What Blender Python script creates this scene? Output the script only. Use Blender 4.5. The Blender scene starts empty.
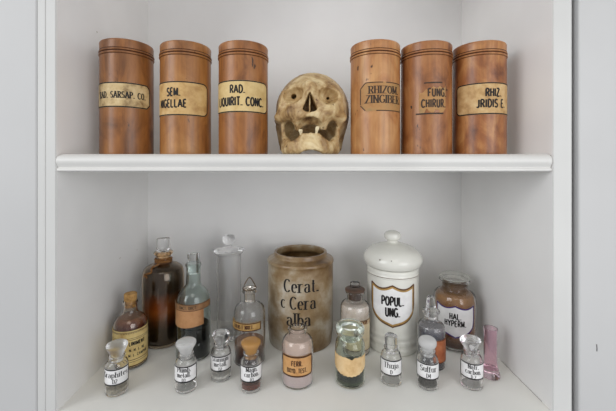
import bpy, math, random
import numpy as np
from mathutils import Vector
S = bpy.context.scene
C = S.collection
PI = math.pi
def rad(d): return d * PI / 180

# ------------------------------------------------------------------ camera, world, lights, exposure
Z0 = 1.0                     # height of the lower board of the niche
ZC = Z0 + 0.402              # camera height
F = 340.0                    # focal length in pixels of the 616 px wide frame
cam_d = bpy.data.cameras.new('camera')
cam = bpy.data.objects.new('camera', cam_d); C.objects.link(cam)
cam.location = (0, 0, ZC); cam.rotation_euler = (PI / 2, 0, 0)
cam_d.sensor_width = 36.0; cam_d.lens = F / 616 * 36.0
cam_d.shift_x = 3.5 / 616; cam_d.shift_y = -41.5 / 616
cam_d.clip_start = 0.02
S.camera = cam

W = bpy.data.worlds.new('room_light'); S.world = W
W.use_nodes = True
W.node_tree.nodes['Background'].inputs[0].default_value = (0.93, 0.95, 1.0, 1)
W.node_tree.nodes['Background'].inputs[1].default_value = 0.40

def area(name, loc, target, sx, sy, power, col):
    d = bpy.data.lights.new(name, 'AREA'); d.shape = 'RECTANGLE'; d.size = sx; d.size_y = sy
    d.energy = power; d.color = col
    o = bpy.data.objects.new(name, d); C.objects.link(o)
    o.location = loc
    o.rotation_euler = (Vector(target) - Vector(loc)).to_track_quat('-Z', 'Y').to_euler()
    return o
area('fitted_side_light', (-1.75, -0.75, ZC + 0.60), (0.0, 0.7, ZC - 0.1), 1.1, 1.5, 19, (0.965, 0.98, 1.0))  # daylight from a left-front window, strength fitted
area('fitted_side_light', (0.85, -0.55, ZC - 0.02), (0.15, 0.8, ZC - 0.15), 0.9, 1.0, 7.2, (0.98, 0.985, 1.0))  # added low fill from the right, no window known there
area('added_top_fill', (0.0, -0.6, ZC + 1.2), (0.0, 0.7, ZC - 0.2), 0.9, 0.9, 3.6, (1.0, 0.96, 0.88))  # added warm fill from above, not a known lamp

V = S.view_settings
S.display_settings.display_device = 'sRGB'
V.view_transform = 'Standard'; V.look = 'None'; V.gamma = 1.0; V.use_curve_mapping = False
V.exposure = 0.24
S.cycles.max_bounces = 28; S.cycles.transmission_bounces = 24; S.cycles.diffuse_bounces = 7; S.cycles.glossy_bounces = 10; S.cycles.transparent_max_bounces = 24

# ------------------------------------------------------------------ helpers
def lin(c):
    return tuple(((x / 255) / 12.92 if x / 255 <= 0.04045 else ((x / 255 + 0.055) / 1.055) ** 2.4) for x in c)
def rgba(c): return (*lin(c), 1.0)

def P(px, Y): return (px - 304.5) / F * Y          # pixel column -> world x at distance Y

def new_mat(name):
    m = bpy.data.materials.new(name); m.use_nodes = True
    nt = m.node_tree
    return m, nt, nt.nodes['Principled BSDF']

def plain(name, col, rough=0.5, spec=0.5, bump=0.0, bscale=60.0, mottling=0.0, mscale=12.0, sss=0.0):
    m, nt, b = new_mat(name)
    b.inputs['Base Color'].default_value = rgba(col)
    b.inputs['Roughness'].default_value = rough
    b.inputs['Specular IOR Level'].default_value = spec
    tc = nt.nodes.new('ShaderNodeTexCoord')
    if mottling > 0:
        n = nt.nodes.new('ShaderNodeTexNoise'); n.inputs['Scale'].default_value = mscale; n.inputs['Detail'].default_value = 6
        nt.links.new(tc.outputs['Object'], n.inputs['Vector'])
        r = nt.nodes.new('ShaderNodeValToRGB')
        r.color_ramp.elements[0].position = 0.3; r.color_ramp.elements[1].position = 0.7
        r.color_ramp.elements[0].color = rgba(tuple(max(0, x * (1 - mottling)) for x in col))
        r.color_ramp.elements[1].color = rgba(tuple(min(255, x * (1 + mottling * 0.4)) for x in col))
        nt.links.new(n.outputs['Fac'], r.inputs['Fac']); nt.links.new(r.outputs['Color'], b.inputs['Base Color'])
    if bump > 0:
        n2 = nt.nodes.new('ShaderNodeTexNoise'); n2.inputs['Scale'].default_value = bscale; n2.inputs['Detail'].default_value = 5
        nt.links.new(tc.outputs['Object'], n2.inputs['Vector'])
        bp = nt.nodes.new('ShaderNodeBump'); bp.inputs['Strength'].default_value = bump; bp.inputs['Distance'].default_value = 0.002
        nt.links.new(n2.outputs['Fac'], bp.inputs['Height']); nt.links.new(bp.outputs['Normal'], b.inputs['Normal'])
    return m

def blotch(name, cols, scale, rough=0.45, stretch=(1, 1, 1), detail=6.0, seed=0.0, bump=0.0, spots=None, streak=0.0, dist=0.0, coat=0.0):
    """noise driven ramp of several colours, optional dark specks and vertical streaks"""
    m, nt, b = new_mat(name)
    L = nt.links.new
    tc = nt.nodes.new('ShaderNodeTexCoord')
    mp = nt.nodes.new('ShaderNodeMapping'); mp.inputs['Location'].default_value = (seed * 1.7, seed * 3.1, seed * 0.9)
    mp.inputs['Scale'].default_value = stretch
    L(tc.outputs['Object'], mp.inputs['Vector'])
    n = nt.nodes.new('ShaderNodeTexNoise'); n.inputs['Scale'].default_value = scale; n.inputs['Detail'].default_value = detail
    n.inputs['Roughness'].default_value = 0.6; n.inputs['Distortion'].default_value = dist
    L(mp.outputs['Vector'], n.inputs['Vector'])
    r = nt.nodes.new('ShaderNodeValToRGB'); cr = r.color_ramp
    k = len(cols)
    while len(cr.elements) < k: cr.elements.new(0.5)
    for i, c in enumerate(cols):
        cr.elements[i].position = 0.3 + 0.4 * i / max(1, k - 1); cr.elements[i].color = rgba(c)
    L(n.outputs['Fac'], r.inputs['Fac'])
    out = r.outputs['Color']
    if streak > 0:
        mp2 = nt.nodes.new('ShaderNodeMapping'); mp2.inputs['Scale'].default_value = (1, 1, 0.06)
        mp2.inputs['Location'].default_value = (seed, seed * 2, seed)
        L(tc.outputs['Object'], mp2.inputs['Vector'])
        n3 = nt.nodes.new('ShaderNodeTexNoise'); n3.inputs['Scale'].default_value = 190; n3.inputs['Detail'].default_value = 4
        L(mp2.outputs['Vector'], n3.inputs['Vector'])
        r3 = nt.nodes.new('ShaderNodeValToRGB')
        r3.color_ramp.elements[0].position = 0.3; r3.color_ramp.elements[1].position = 0.62
        v = 1 - streak; r3.color_ramp.elements[0].color = (v, v, v, 1); r3.color_ramp.elements[1].color = (1, 1, 1, 1)
        L(n3.outputs['Fac'], r3.inputs['Fac'])
        mx = nt.nodes.new('ShaderNodeMix'); mx.data_type = 'RGBA'; mx.blend_type = 'MULTIPLY'
        mx.inputs['Factor'].default_value = 1.0
        L(out, mx.inputs['A']); L(r3.outputs['Color'], mx.inputs['B']); out = mx.outputs['Result']
    if spots:
        sc, th, col = spots
        n4 = nt.nodes.new('ShaderNodeTexNoise'); n4.inputs['Scale'].default_value = sc; n4.inputs['Detail'].default_value = 3
        L(mp.outputs['Vector'], n4.inputs['Vector'])
        r4 = nt.nodes.new('ShaderNodeValToRGB')
        r4.color_ramp.elements[0].position = th; r4.color_ramp.elements[1].position = th + 0.07
        r4.color_ramp.elements[0].color = (0, 0, 0, 1); r4.color_ramp.elements[1].color = (1, 1, 1, 1)
        L(n4.outputs['Fac'], r4.inputs['Fac'])
        mx = nt.nodes.new('ShaderNodeMix'); mx.data_type = 'RGBA'
        L(r4.outputs['Color'], mx.inputs['Factor']); L(out, mx.inputs['A']); mx.inputs['B'].default_value = rgba(col)
        out = mx.outputs['Result']
    L(out, b.inputs['Base Color'])
    b.inputs['Roughness'].default_value = rough
    b.inputs['Coat Weight'].default_value = coat; b.inputs['Coat Roughness'].default_value = 0.15
    if bump > 0:
        bp = nt.nodes.new('ShaderNodeBump'); bp.inputs['Strength'].default_value = bump; bp.inputs['Distance'].default_value = 0.001
        L(n.outputs['Fac'], bp.inputs['Height']); L(bp.outputs['Normal'], b.inputs['Normal'])
    return m

def zramp(name, stops, rough=0.4, trans=0.0, noise=0.35, nscale=30.0, height=0.2):
    """colour changing with height on the object itself: residue and sediment layers"""
    m, nt, b = new_mat(name); L = nt.links.new
    tc = nt.nodes.new('ShaderNodeTexCoord'); sp = nt.nodes.new('ShaderNodeSeparateXYZ'); L(tc.outputs['Object'], sp.inputs[0])
    n = nt.nodes.new('ShaderNodeTexNoise'); n.inputs['Scale'].default_value = nscale; n.inputs['Detail'].default_value = 5
    L(tc.outputs['Object'], n.inputs['Vector'])
    ma = nt.nodes.new('ShaderNodeMath'); ma.operation = 'MULTIPLY_ADD'
    L(n.outputs['Fac'], ma.inputs[0]); ma.inputs[1].default_value = noise * height * 0.5; ma.inputs[2].default_value = -noise * height * 0.25
    ad = nt.nodes.new('ShaderNodeMath'); L(sp.outputs['Z'], ad.inputs[0]); L(ma.outputs[0], ad.inputs[1])
    dv = nt.nodes.new('ShaderNodeMath'); dv.operation = 'DIVIDE'; L(ad.outputs[0], dv.inputs[0]); dv.inputs[1].default_value = height
    r = nt.nodes.new('ShaderNodeValToRGB'); cr = r.color_ramp
    while len(cr.elements) < len(stops): cr.elements.new(0.5)
    for i, (z, c) in enumerate(stops):
        cr.elements[i].position = z / height; cr.elements[i].color = rgba(c)
    L(dv.outputs[0], r.inputs['Fac']); L(r.outputs['Color'], b.inputs['Base Color'])
    b.inputs['Roughness'].default_value = rough; b.inputs['Transmission Weight'].default_value = trans
    return m

def glass(name, col=(250, 252, 250), rough=0.02, ior=1.45):
    m, nt, b = new_mat(name)
    b.inputs['Base Color'].default_value = rgba(col)
    b.inputs['Transmission Weight'].default_value = 1.0
    b.inputs['Roughness'].default_value = rough
    b.inputs['IOR'].default_value = ior
    tc = nt.nodes.new('ShaderNodeTexCoord')
    n2 = nt.nodes.new('ShaderNodeTexNoise'); n2.inputs['Scale'].default_value = 45; n2.inputs['Detail'].default_value = 2
    nt.links.new(tc.outputs['Object'], n2.inputs['Vector'])
    bp = nt.nodes.new('ShaderNodeBump'); bp.inputs['Strength'].default_value = 0.08; bp.inputs['Distance'].default_value = 0.002
    nt.links.new(n2.outputs['Fac'], bp.inputs['Height']); nt.links.new(bp.outputs['Normal'], b.inputs['Normal'])
    return m

def cloudy(name, col, clear=0.25):
    """ground or frosted glass: scatters most of the light, lets some through"""
    m, nt, b = new_mat(name); L = nt.links.new
    nt.nodes.remove(b); out = nt.nodes['Material Output']
    di = nt.nodes.new('ShaderNodeBsdfDiffuse'); di.inputs['Color'].default_value = rgba(col)
    tl = nt.nodes.new('ShaderNodeBsdfTranslucent'); tl.inputs['Color'].default_value = rgba(col)
    m1 = nt.nodes.new('ShaderNodeMixShader'); m1.inputs[0].default_value = 0.45; L(di.outputs[0], m1.inputs[1]); L(tl.outputs[0], m1.inputs[2])
    tr = nt.nodes.new('ShaderNodeBsdfTransparent'); tr.inputs['Color'].default_value = rgba(col)
    m2 = nt.nodes.new('ShaderNodeMixShader'); m2.inputs[0].default_value = clear; L(m1.outputs[0], m2.inputs[1]); L(tr.outputs[0], m2.inputs[2])
    gl = nt.nodes.new('ShaderNodeBsdfGlossy'); gl.inputs['Roughness'].default_value = 0.12
    lw = nt.nodes.new('ShaderNodeFresnel'); lw.inputs['IOR'].default_value = 1.4
    ma = nt.nodes.new('ShaderNodeMath'); ma.operation = 'MINIMUM'; L(lw.outputs[0], ma.inputs[0]); ma.inputs[1].default_value = .4
    m3 = nt.nodes.new('ShaderNodeMixShader'); L(ma.outputs[0], m3.inputs[0]); L(m2.outputs[0], m3.inputs[1]); L(gl.outputs[0], m3.inputs[2])
    tc = nt.nodes.new('ShaderNodeTexCoord'); n2 = nt.nodes.new('ShaderNodeTexNoise'); n2.inputs['Scale'].default_value = 160
    L(tc.outputs['Object'], n2.inputs['Vector'])
    bp = nt.nodes.new('ShaderNodeBump'); bp.inputs['Strength'].default_value = 0.25; bp.inputs['Distance'].default_value = 0.001
    L(n2.outputs['Fac'], bp.inputs['Height']); L(bp.outputs['Normal'], gl.inputs['Normal'])
    L(m3.outputs[0], out.inputs['Surface'])
    return m

def fillet(pts, n=5):
    """profile points (r, z[, corner radius]) -> polyline with rounded corners"""
    out = []
    for i, p in enumerate(pts):
        f = p[2] if len(p) > 2 else 0
        a = Vector((p[0], p[1]))
        if f <= 0 or i in (0, len(pts) - 1): out.append((a.x, a.y)); continue
        q = Vector(pts[i - 1][:2]); s = Vector(pts[i + 1][:2])
        d1 = min(f, (q - a).length * 0.49); d2 = min(f, (s - a).length * 0.49)
        A = a + (q - a).normalized() * d1; B = a + (s - a).normalized() * d2
        for k in range(n + 1):
            t = k / n
            p_ = A * (1 - t) ** 2 + a * 2 * t * (1 - t) + B * t * t
            out.append((p_.x, p_.y))
    return out

class MB:
    def __init__(s): s.v = []; s.f = []; s.m = []
    def add(s, vs, fs, mi=0):
        b = len(s.v); s.v += [tuple(v) for v in vs]
        for f in fs: s.f.append([b + i for i in f]); s.m.append(mi)
    def lathe(s, prof, seg=48, mi=0, cx=0, cy=0, cz=0, warp=None):
        vs = []; fs = []; rows = []
        for (r, z) in prof:
            if r < 1e-6: rows.append([len(vs)]); vs.append((cx, cy, cz + z))
            else:
                rows.append(list(range(len(vs), len(vs) + seg)))
                vs += [(cx + r * math.cos(2 * PI * k / seg), cy + r * math.sin(2 * PI * k / seg), cz + z) for k in range(seg)]
        for a, b in zip(rows, rows[1:]):
            if len(a) == 1 and len(b) == 1: continue
            for k in range(seg):
                j = (k + 1) % seg
                if len(a) == 1: fs.append((a[0], b[j], b[k]))
                elif len(b) == 1: fs.append((a[k], a[j], b[0]))
                else: fs.append((a[k], a[j], b[j], b[k]))
        if warp: vs = [warp(*v) for v in vs]
        s.add(vs, fs, mi)
    def box(s, x0, x1, y0, y1, z0, z1, mi=0):
        s.add([(x, y, z) for z in (z0, z1) for y in (y0, y1) for x in (x0, x1)],
              [(0, 2, 3, 1), (4, 5, 7, 6), (0, 1, 5, 4), (2, 6, 7, 3), (0, 4, 6, 2), (1, 3, 7, 5)], mi)
    def tube(s, pts, r, seg=8, mi=0, closed=False):
        pts = [Vector(p) for p in pts]; n = len(pts); vs = []; fs = []
        for i, p in enumerate(pts):
            a = pts[(i - 1) % n] if closed or i > 0 else p
            b = pts[(i + 1) % n] if closed or i < n - 1 else p
            t = (b - a).normalized()
            u = t.cross(Vector((0, 0, 1)) if abs(t.z) < 0.9 else Vector((1, 0, 0))).normalized(); w = t.cross(u)
            vs += [p + (u * math.cos(2 * PI * k / seg) + w * math.sin(2 * PI * k / seg)) * r for k in range(seg)]
        for i in range(n if closed else n - 1):
            j = (i + 1) % n
            for k in range(seg):
                l = (k + 1) % seg
                fs.append((i * seg + k, i * seg + l, j * seg + l, j * seg + k))
        if not closed:
            fs.append(tuple(range(seg))[::-1]); fs.append(tuple((n - 1) * seg + k for k in range(seg)))
        s.add(vs, fs, mi)
    def strip(s, pts, wid, wrap, lift, mi=0):
        """ink stroke: flat ribbon following pts (u, v); wid = function(direction) -> half width"""
        q = [Vector(pts[0])]
        for a, b in zip(pts, pts[1:]):
            a = Vector(a); b = Vector(b); n = max(1, int((b - a).length / 0.0018))
            for k in range(1, n + 1): q.append(a.lerp(b, k / n))
        vs = []; fs = []
        for i, p in enumerate(q):
            t = (q[min(i + 1, len(q) - 1)] - q[max(i - 1, 0)])
            if t.length < 1e-9: t = Vector((1, 0))
            t.normalize(); h = wid(t); nn = Vector((-t.y, t.x)) * h
            for e in (p + nn, p - nn): vs.append(wrap(e.x, e.y, lift))
        for i in range(len(q) - 1): fs.append((2 * i, 2 * i + 1, 2 * i + 3, 2 * i + 2))
        s.add(vs, fs, mi)
    def patch(s, lo, hi, u0, u1, wrap, th=0.0004, n=40, mi=0, lift=0.0001):
        """sheet of paper between the curves lo(u) and hi(u), wrapped on its bottle"""
        vs = []; fs = []
        R = 4
        for layer in (lift + th, lift * 0.2):
            for i in range(n + 1):
                u = u0 + (u1 - u0) * i / n
                for k in range(R + 1): vs.append(wrap(u, lo(u) + (hi(u) - lo(u)) * k / R, layer))
        w = R + 1; o = (n + 1) * w
        for i in range(n):
            for k in range(R):
                a = i * w + k
                fs.append((a, a + w, a + w + 1, a + 1)); fs.append((o + a, o + a + 1, o + a + w + 1, o + a + w))
            a = i * w; fs.append((a, o + a, o + a + w, a + w))
            a = i * w + R; fs.append((a, a + w, o + a + w, o + a))
        for i in (0, n):
            for k in range(R):
                a = i * w + k; fs.append((a, a + 1, o + a + 1, o + a))
        s.add(vs, fs, mi)
    def build(s, name, mats, parent=None, sharp=35, loc=None):
        me = bpy.data.meshes.new(name); me.from_pydata(s.v, [], s.f); me.validate(); me.update()
        if not isinstance(mats, (list, tuple)): mats = [mats]
        for m in mats: me.materials.append(m)
        for p, mi in zip(me.polygons, s.m): p.material_index = mi; p.use_smooth = True
        if sharp is not None:
            me.set_sharp_from_angle(angle=rad(sharp))
        o = bpy.data.objects.new(name, me); C.objects.link(o)
        if parent: o.parent = parent
        if loc: o.location = loc
        return o

def thing(name, label, cat, loc, rz=0.0, group=None):
    o = bpy.data.objects.new(name, None); C.objects.link(o)
    o.empty_display_size = 0.03
    o.location = loc; o.rotation_euler = (0, 0, rz); o['label'] = label; o['category'] = cat
    if group: o['group'] = group
    return o
def struct(o): o['kind'] = 'structure'; return o

def cyl(R, a0=0.0):
    """(u, v) on the skin of a cylinder of radius R facing -Y"""
    def w(u, v, lift): 
        a = u / R + a0
        return ((R + lift) * math.sin(a), -(R + lift) * math.cos(a), v)
    return w

# ------------------------------------------------------------------ pen lettering
def arc(cx, cy, rx, ry, a0, a1, n=10):
    return [(cx + rx * math.cos(rad(a0 + (a1 - a0) * k / n)), cy + ry * math.sin(rad(a0 + (a1 - a0) * k / n))) for k in range(n + 1)]
X = 0.66
GL = {
 'A': (.62, [[(0, 0), (.31, 1)], [(.31, 1), (.62, 0)], [(.12, .33), (.5, .33)]]),
 'B': (.54, [[(.06, 0), (.06, 1)], [(.06, 1), (.26, 1)] + arc(.26, .76, .22, .24, 90, -90) + [(.06, .52)], [(.06, .52), (.28, .52)] + arc(.28, .26, .25, .26, 90, -90) + [(.06, 0)]]),
 'C': (.56, [arc(.31, .5, .29, .5, 42, 318, 16)]),
 'D': (.56, [[(.06, 0), (.06, 1)], [(.06, 1), (.2, 1)] + arc(.2, .5, .34, .5, 90, -90, 14) + [(.06, 0)]]),
 'E': (.48, [[(.06, 0), (.06, 1)], [(.06, 1), (.46, 1)], [(.06, .52), (.4, .52)], [(.06, 0), (.46, 0)]]),
 'F': (.46, [[(.06, 0), (.06, 1)], [(.06, 1), (.46, 1)], [(.06, .52), (.38, .52)]]),
 'G': (.58, [arc(.31, .5, .29, .5, 42, 320, 16), [(.56, .12), (.56, .45)], [(.36, .45), (.58, .45)]]),
 'H': (.56, [[(.06, 0), (.06, 1)], [(.5, 0), (.5, 1)], [(.06, .52), (.5, .52)]]),
 'I': (.14, [[(.07, 0), (.07, 1)]]),
 'J': (.36, [[(.3, 1), (.3, .2)] + arc(.15, .2, .15, .2, 0, -150, 6)]),
 'L': (.46, [[(.06, 0), (.06, 1)], [(.06, 0), (.46, 0)]]),
 'M': (.7, [[(.06, 0), (.06, 1)], [(.06, 1), (.35, .1)], [(.35, .1), (.64, 1)], [(.64, 1), (.64, 0)]]),
 'N': (.58, [[(.06, 0), (.06, 1)], [(.06, 1), (.52, 0)], [(.52, 0), (.52, 1)]]),
 'O': (.6, [arc(.3, .5, .27, .5, 90, 450, 20)]),
 'P': (.52, [[(.06, 0), (.06, 1)], [(.06, 1), (.26, 1)] + arc(.26, .73, .24, .27, 90, -90) + [(.06, .46)]]),
 'Q': (.6, [arc(.3, .5, .27, .5, 90, 450, 20), [(.34, .24), (.58, -.06)]]),
 'R': (.54, [[(.06, 0), (.06, 1)], [(.06, 1), (.26, 1)] + arc(.26, .75, .22, .25, 90, -90) + [(.06, .5)], [(.27, .5), (.52, 0)]]),
 'S': (.5, [arc(.26, .75, .21, .25, 30, 262, 10) + arc(.24, .25, .23, .25, 82, -150, 10)]),
 'T': (.52, [[(.26, 0), (.26, 1)], [(0, 1), (.52, 1)]]),
 'U': (.56, [[(.06, 1), (.06, .28)] + arc(.28, .28, .22, .28, 180, 360, 10) + [(.5, 1)]]),
 'V': (.58, [[(0, 1), (.29, 0)], [(.29, 0), (.58, 1)]]),
 'X': (.56, [[(0, 1), (.56, 0)], [(0, 0), (.56, 1)]]),
 'Y': (.56, [[(0, 1), (.28, .48)], [(.56, 1), (.28, .48)], [(.28, .48), (.28, 0)]]),
 'Z': (.52, [[(.02, 1), (.5, 1)], [(.5, 1), (.02, 0)], [(.02, 0), (.52, 0)]]),
 'a': (.5, [arc(.22, .47, .18, .19, 165, 0, 8) + [(.4, .12)], arc(.22, .2, .19, .2, 80, 400, 14), [(.4, .12), (.5, .02)]]),
 'b': (.5, [[(.07, 0), (.07, 1)], arc(.27, .33, .2, .33, 150, -150, 14)]),
 'c': (.42, [arc(.24, .33, .21, .33, 50, 310, 14)]),
 'e': (.46, [[(.05, .36), (.43, .36)], arc(.24, .33, .2, .33, 5, 310, 14)]),
 'f': (.34, [[(.14, 0), (.14, .8)] + arc(.28, .8, .14, .2, 180, 60, 6), [(.02, X), (.3, X)]]),
 'g': (.5, [arc(.24, .35, .19, .31, 0, 360, 16), [(.43, X), (.43, -.1)] + arc(.23, -.1, .2, .2, 0, -160, 8)]),
 'h': (.52, [[(.07, 0), (.07, 1)], arc(.26, .42, .19, .24, 170, 0, 8) + [(.45, 0)]]),
 'i': (.16, [[(.08, 0), (.08, X)], [(.08, .84), (.08, .93)]]),
 'j': (.2, [[(.12, X), (.12, -.12)] + arc(.0, -.12, .12, .16, 0, -120, 5), [(.12, .84), (.12, .93)]]),
 'l': (.16, [[(.08, 0), (.08, 1)]]),
 'm': (.76, [[(.07, 0), (.07, X)], arc(.22, .42, .15, .24, 170, 0, 8) + [(.37, 0)], arc(.52, .42, .15, .24, 170, 0, 8) + [(.67, 0)]]),
 'n': (.52, [[(.07, 0), (.07, X)], arc(.26, .42, .19, .24, 170, 0, 8) + [(.45, 0)]]),
 'o': (.48, [arc(.24, .33, .2, .33, 90, 450, 16)]),
 'p': (.5, [[(.07, -.3), (.07, X)], arc(.27, .33, .2, .33, 150, -150, 14)]),
 'r': (.4, [[(.07, 0), (.07, X)], arc(.27, .42, .2, .24, 175, 60, 6)]),
 's': (.4, [arc(.21, .49, .16, .17, 30, 262, 8) + arc(.19, .16, .18, .17, 82, -150, 8)]),
 't': (.34, [[(.14, .95), (.14, .14)] + arc(.26, .14, .12, .14, 180, 300, 5), [(.01, X), (.3, X)]]),
 'u': (.52, [[(.07, X), (.07, .22)] + arc(.25, .22, .18, .22, 180, 350, 8), [(.45, X), (.45, 0)]]),
 '2': (.46, [arc(.23, .75, .2, .25, 160, -20, 8) + [(.03, 0)], [(.03, 0), (.45, 0)]]),
 '3': (.46, [arc(.21, .76, .2, .24, 150, -90, 9), arc(.21, .27, .22, .27, 90, -150, 9)]),
 '4': (.5, [[(.36, 0), (.36, 1)], [(.36, 1), (.02, .3)], [(.02, .3), (.5, .3)]]),
 '.': (.16, [[(.08, -.01), (.08, .1)]]),
 ',': (.16, [[(.1, .1), (.04, -.14)]]),
 "'": (.14, [[(.08, 1.0), (.05, .8)]]),
 ' ': (.3, []),
}
def text_width(t, h, sx, gap): return sum(GL[c][0] * h * sx + gap * h for c in t) - gap * h
def write(mb, t, u, v, h, wrap, lift, mi, sx=1.0, pen=0.13, nib=1.0, serif=False, gap=0.14, align='c', slope=0.0):
    """letters of cap height h, baseline v, centred on u. nib < 1 thins the horizontal strokes"""
    w = text_width(t, h, sx, gap)
    x = u - w / 2 if align == 'c' else u
    half = pen * h / 2
    def wid(d): return half * (nib + (1 - nib) * abs(d.y) ** 1.5)
    for c in t:
        gw, strokes = GL[c]
        for st in strokes:
            q = [(x + a * h * sx, v + b * h + slope * (x + a * h * sx - u)) for a, b in st]
            f = 1.35 if c == '.' else 1.0
            mb.strip(q, (lambda d, f=f: wid(d) * f), wrap, lift, mi)
            if serif and c not in ".,'":
                for e, o in ((st[0], st[1]), (st[-1], st[-2])):
                    d = Vector(e) - Vector(o)
                    if d.length and abs(d.normalized().y) > 0.75 and (abs(e[1]) < .02 or abs(e[1] - 1) < .02 or abs(e[1] - X) < .02 or e[1] < -.2):
                        xx = x + e[0] * h * sx; yy = v + e[1] * h + slope * (xx - u)
                        mb.strip([(xx - .13 * h * sx - half * .6, yy), (xx + .13 * h * sx + half * .6, yy)], lambda d: half * max(nib, .35), wrap, lift, mi)
        x += gw * h * sx + gap * h

def rect_curves(u0, u1, v0, v1, cut=0.0, kind='round'):
    def e(u):
        d = min(u - u0, u1 - u)
        if cut <= 0 or d >= cut: return 0
        if kind == 'chamfer': return cut - d
        return cut - math.sqrt(max(0, cut * cut - (cut - d) ** 2))
    return (lambda u: v0 + e(u)), (lambda u: v1 - e(u))
def outline(lo, hi, u0, u1, inset, n=48):
    us = [u0 + inset + (u1 - u0 - 2 * inset) * i / n for i in range(n + 1)]
    top = [(u, hi(u) - inset) for u in us]; bot = [(u, lo(u) + inset) for u in us[::-1]]
    return top + bot + [top[0]]
def constw(h): return lambda d: h

def label_mesh(parent, R, a_mid, lo, hi, u0, u1, mats, lines=(), border=None, lift=0.0002, name='label', label=None):
    """paper label with its printed border and lettering, one mesh: mats = paper, border ink, letter ink"""
    mb = MB(); w = cyl(R, a_mid)
    mb.patch(lo, hi, u0, u1, w, th=0.0003, mi=0, lift=lift)
    L2 = lift + 0.00045
    if border:
        for (inset, half, mi) in border:
            mb.strip(outline(lo, hi, u0, u1, inset), constw(half), w, L2 + 0.00005 * mi, mi)
    for t, u, v, h, kw in lines:
        write(mb, t, u, v, h, w, L2 + 0.0001, 2, **kw)
    o = mb.build(name, mats, parent)
    if label: o['label'] = label
    return o

# ------------------------------------------------------------------ materials
M = {}
M['paint'] = plain('white_wall_paint', (240, 239, 237), 0.55, 0.35, bump=0.12, bscale=14, mottling=0.03, mscale=5)
M['paint_back'] = plain('white_back_paint', (240, 239, 237), 0.6, 0.3, bump=0.12, bscale=10, mottling=0.035, mscale=4)
M['board'] = plain('white_board_paint', (239, 238, 232), 0.4, 0.45, bump=0.1, bscale=18, mottling=0.035, mscale=6)
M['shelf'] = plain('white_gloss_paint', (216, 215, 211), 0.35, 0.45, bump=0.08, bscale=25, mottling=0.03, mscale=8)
M['paint_outer'] = plain('dimmed_outer_paint', (194, 194, 193), 0.5, 0.35, bump=0.12, bscale=9, mottling=0.03, mscale=3)  # niche white darkened to offset the strong light on the outer boards
M['paint_frame'] = plain('dimmed_frame_paint', (206, 206, 203), 0.5, 0.35, bump=0.12, bscale=14, mottling=0.03, mscale=5)  # also darkened from the niche white, so the lit frame doesn't overexpose
M['groove'] = plain('dark_groove_band', (66, 34, 18), .7, .2)  # dark brown bands filling the lid grooves
M['crack'] = plain('dark_gap', (150, 146, 140), 0.8, 0.1)
M['stain'] = plain('paint_blemish', (196, 190, 180), 0.7, 0.2)
M['mark'] = plain('scuff_mark', (120, 118, 118), 0.8, 0.1)
M['ink'] = plain('black_ink', (28, 25, 24), 0.6, 0.3)
M['ink_soft'] = plain('faded_ink', (62, 48, 38), 0.6, 0.3)
M['ink_brown'] = plain('brown_ink', (70, 40, 24), 0.6, 0.3)
M['gold'] = plain('gold_paint', (176, 140, 78), 0.4, 0.5, mottling=0.15, mscale=80)
M['gold_brown'] = plain('brown_gilding', (92, 58, 34), 0.45, 0.5, mottling=0.2, mscale=80)
M['purple'] = plain('purple_border', (74, 48, 112), 0.5, 0.4)
M['paper_white'] = plain('white_label_paper', (232, 231, 230), 0.55, 0.3, mottling=0.05, mscale=60)
M['glass'] = glass('clear_glass', (254, 254, 254), .015)
M['glass_green'] = glass('aqua_glass', (241, 250, 247), .015)
M['glass_olive'] = glass('pale_green_glass', (243, 249, 240), .015)
M['glass_amber'] = glass('amber_glass', (246, 222, 190), .015)
M['glass_pink'] = glass('pink_glass', (254, 230, 240), .015)
M['glass_brown'] = glass('brown_stained_glass', (252, 245, 234), .015)
M['frost'] = cloudy('frosted_glass', (254, 254, 253), .45)
M['ground'] = glass('rough_ground_glass', (254, 254, 253), .33)
M['frost_clear'] = glass('ground_glass', (254, 254, 254), .18)
M['frost_lid'] = cloudy('dusty_glass', (250, 250, 246), .75)
M['frost_green'] = glass('greenish_ground_glass', (242, 249, 242), .2)
M['frost_tan'] = cloudy('tan_ground_stopper', (216, 170, 104), .05)
M['porcelain'] = plain('white_porcelain', (226, 225, 216), 0.16, 0.55, mottling=0.04, mscale=20)
M['chip'] = plain('chip_mark', (96, 84, 74), 0.8, 0.1)

# ------------------------------------------------------------------ the niche
YF, YB = 0.55, 0.873          # front edge and back wall
HW = 0.402                    # half width
SH = Z0 + 0.402 + 0.0162      # top of the shelf
TOP = Z0 + 0.402 + 0.47
def slab(name, x0, x1, y0, y1, z0, z1, mat, bev=0.0):
    mb = MB(); mb.box(x0, x1, y0, y1, z0, z1)
    o = mb.build(name, mat); struct(o)
    if bev:
        b = o.modifiers.new('edge', 'BEVEL'); b.width = bev; b.segments = 3
    return o
slab('wall_back', -HW - .03, HW + .03, YB, YB + .02, Z0 - .3, TOP + .1, M['paint_back'])
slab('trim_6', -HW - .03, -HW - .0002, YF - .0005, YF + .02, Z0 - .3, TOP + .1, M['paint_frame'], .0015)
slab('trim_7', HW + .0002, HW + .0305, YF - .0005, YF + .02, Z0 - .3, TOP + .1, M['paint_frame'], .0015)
slab('wall_left', -HW - .03, -HW, YF + .0005, YB, Z0 - .3, TOP + .1, M['paint'], .0015)
slab('wall_right', HW, HW + .0305, YF + .0005, YB, Z0 - .3, TOP + .1, M['paint'], .0015)
slab('floor', -HW, HW, YF + .002, YB, Z0 - .03, Z0, M['board'])
slab('ceiling', -HW, HW, YF + .002, YB, TOP, TOP + .03, M['paint'])
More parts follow.
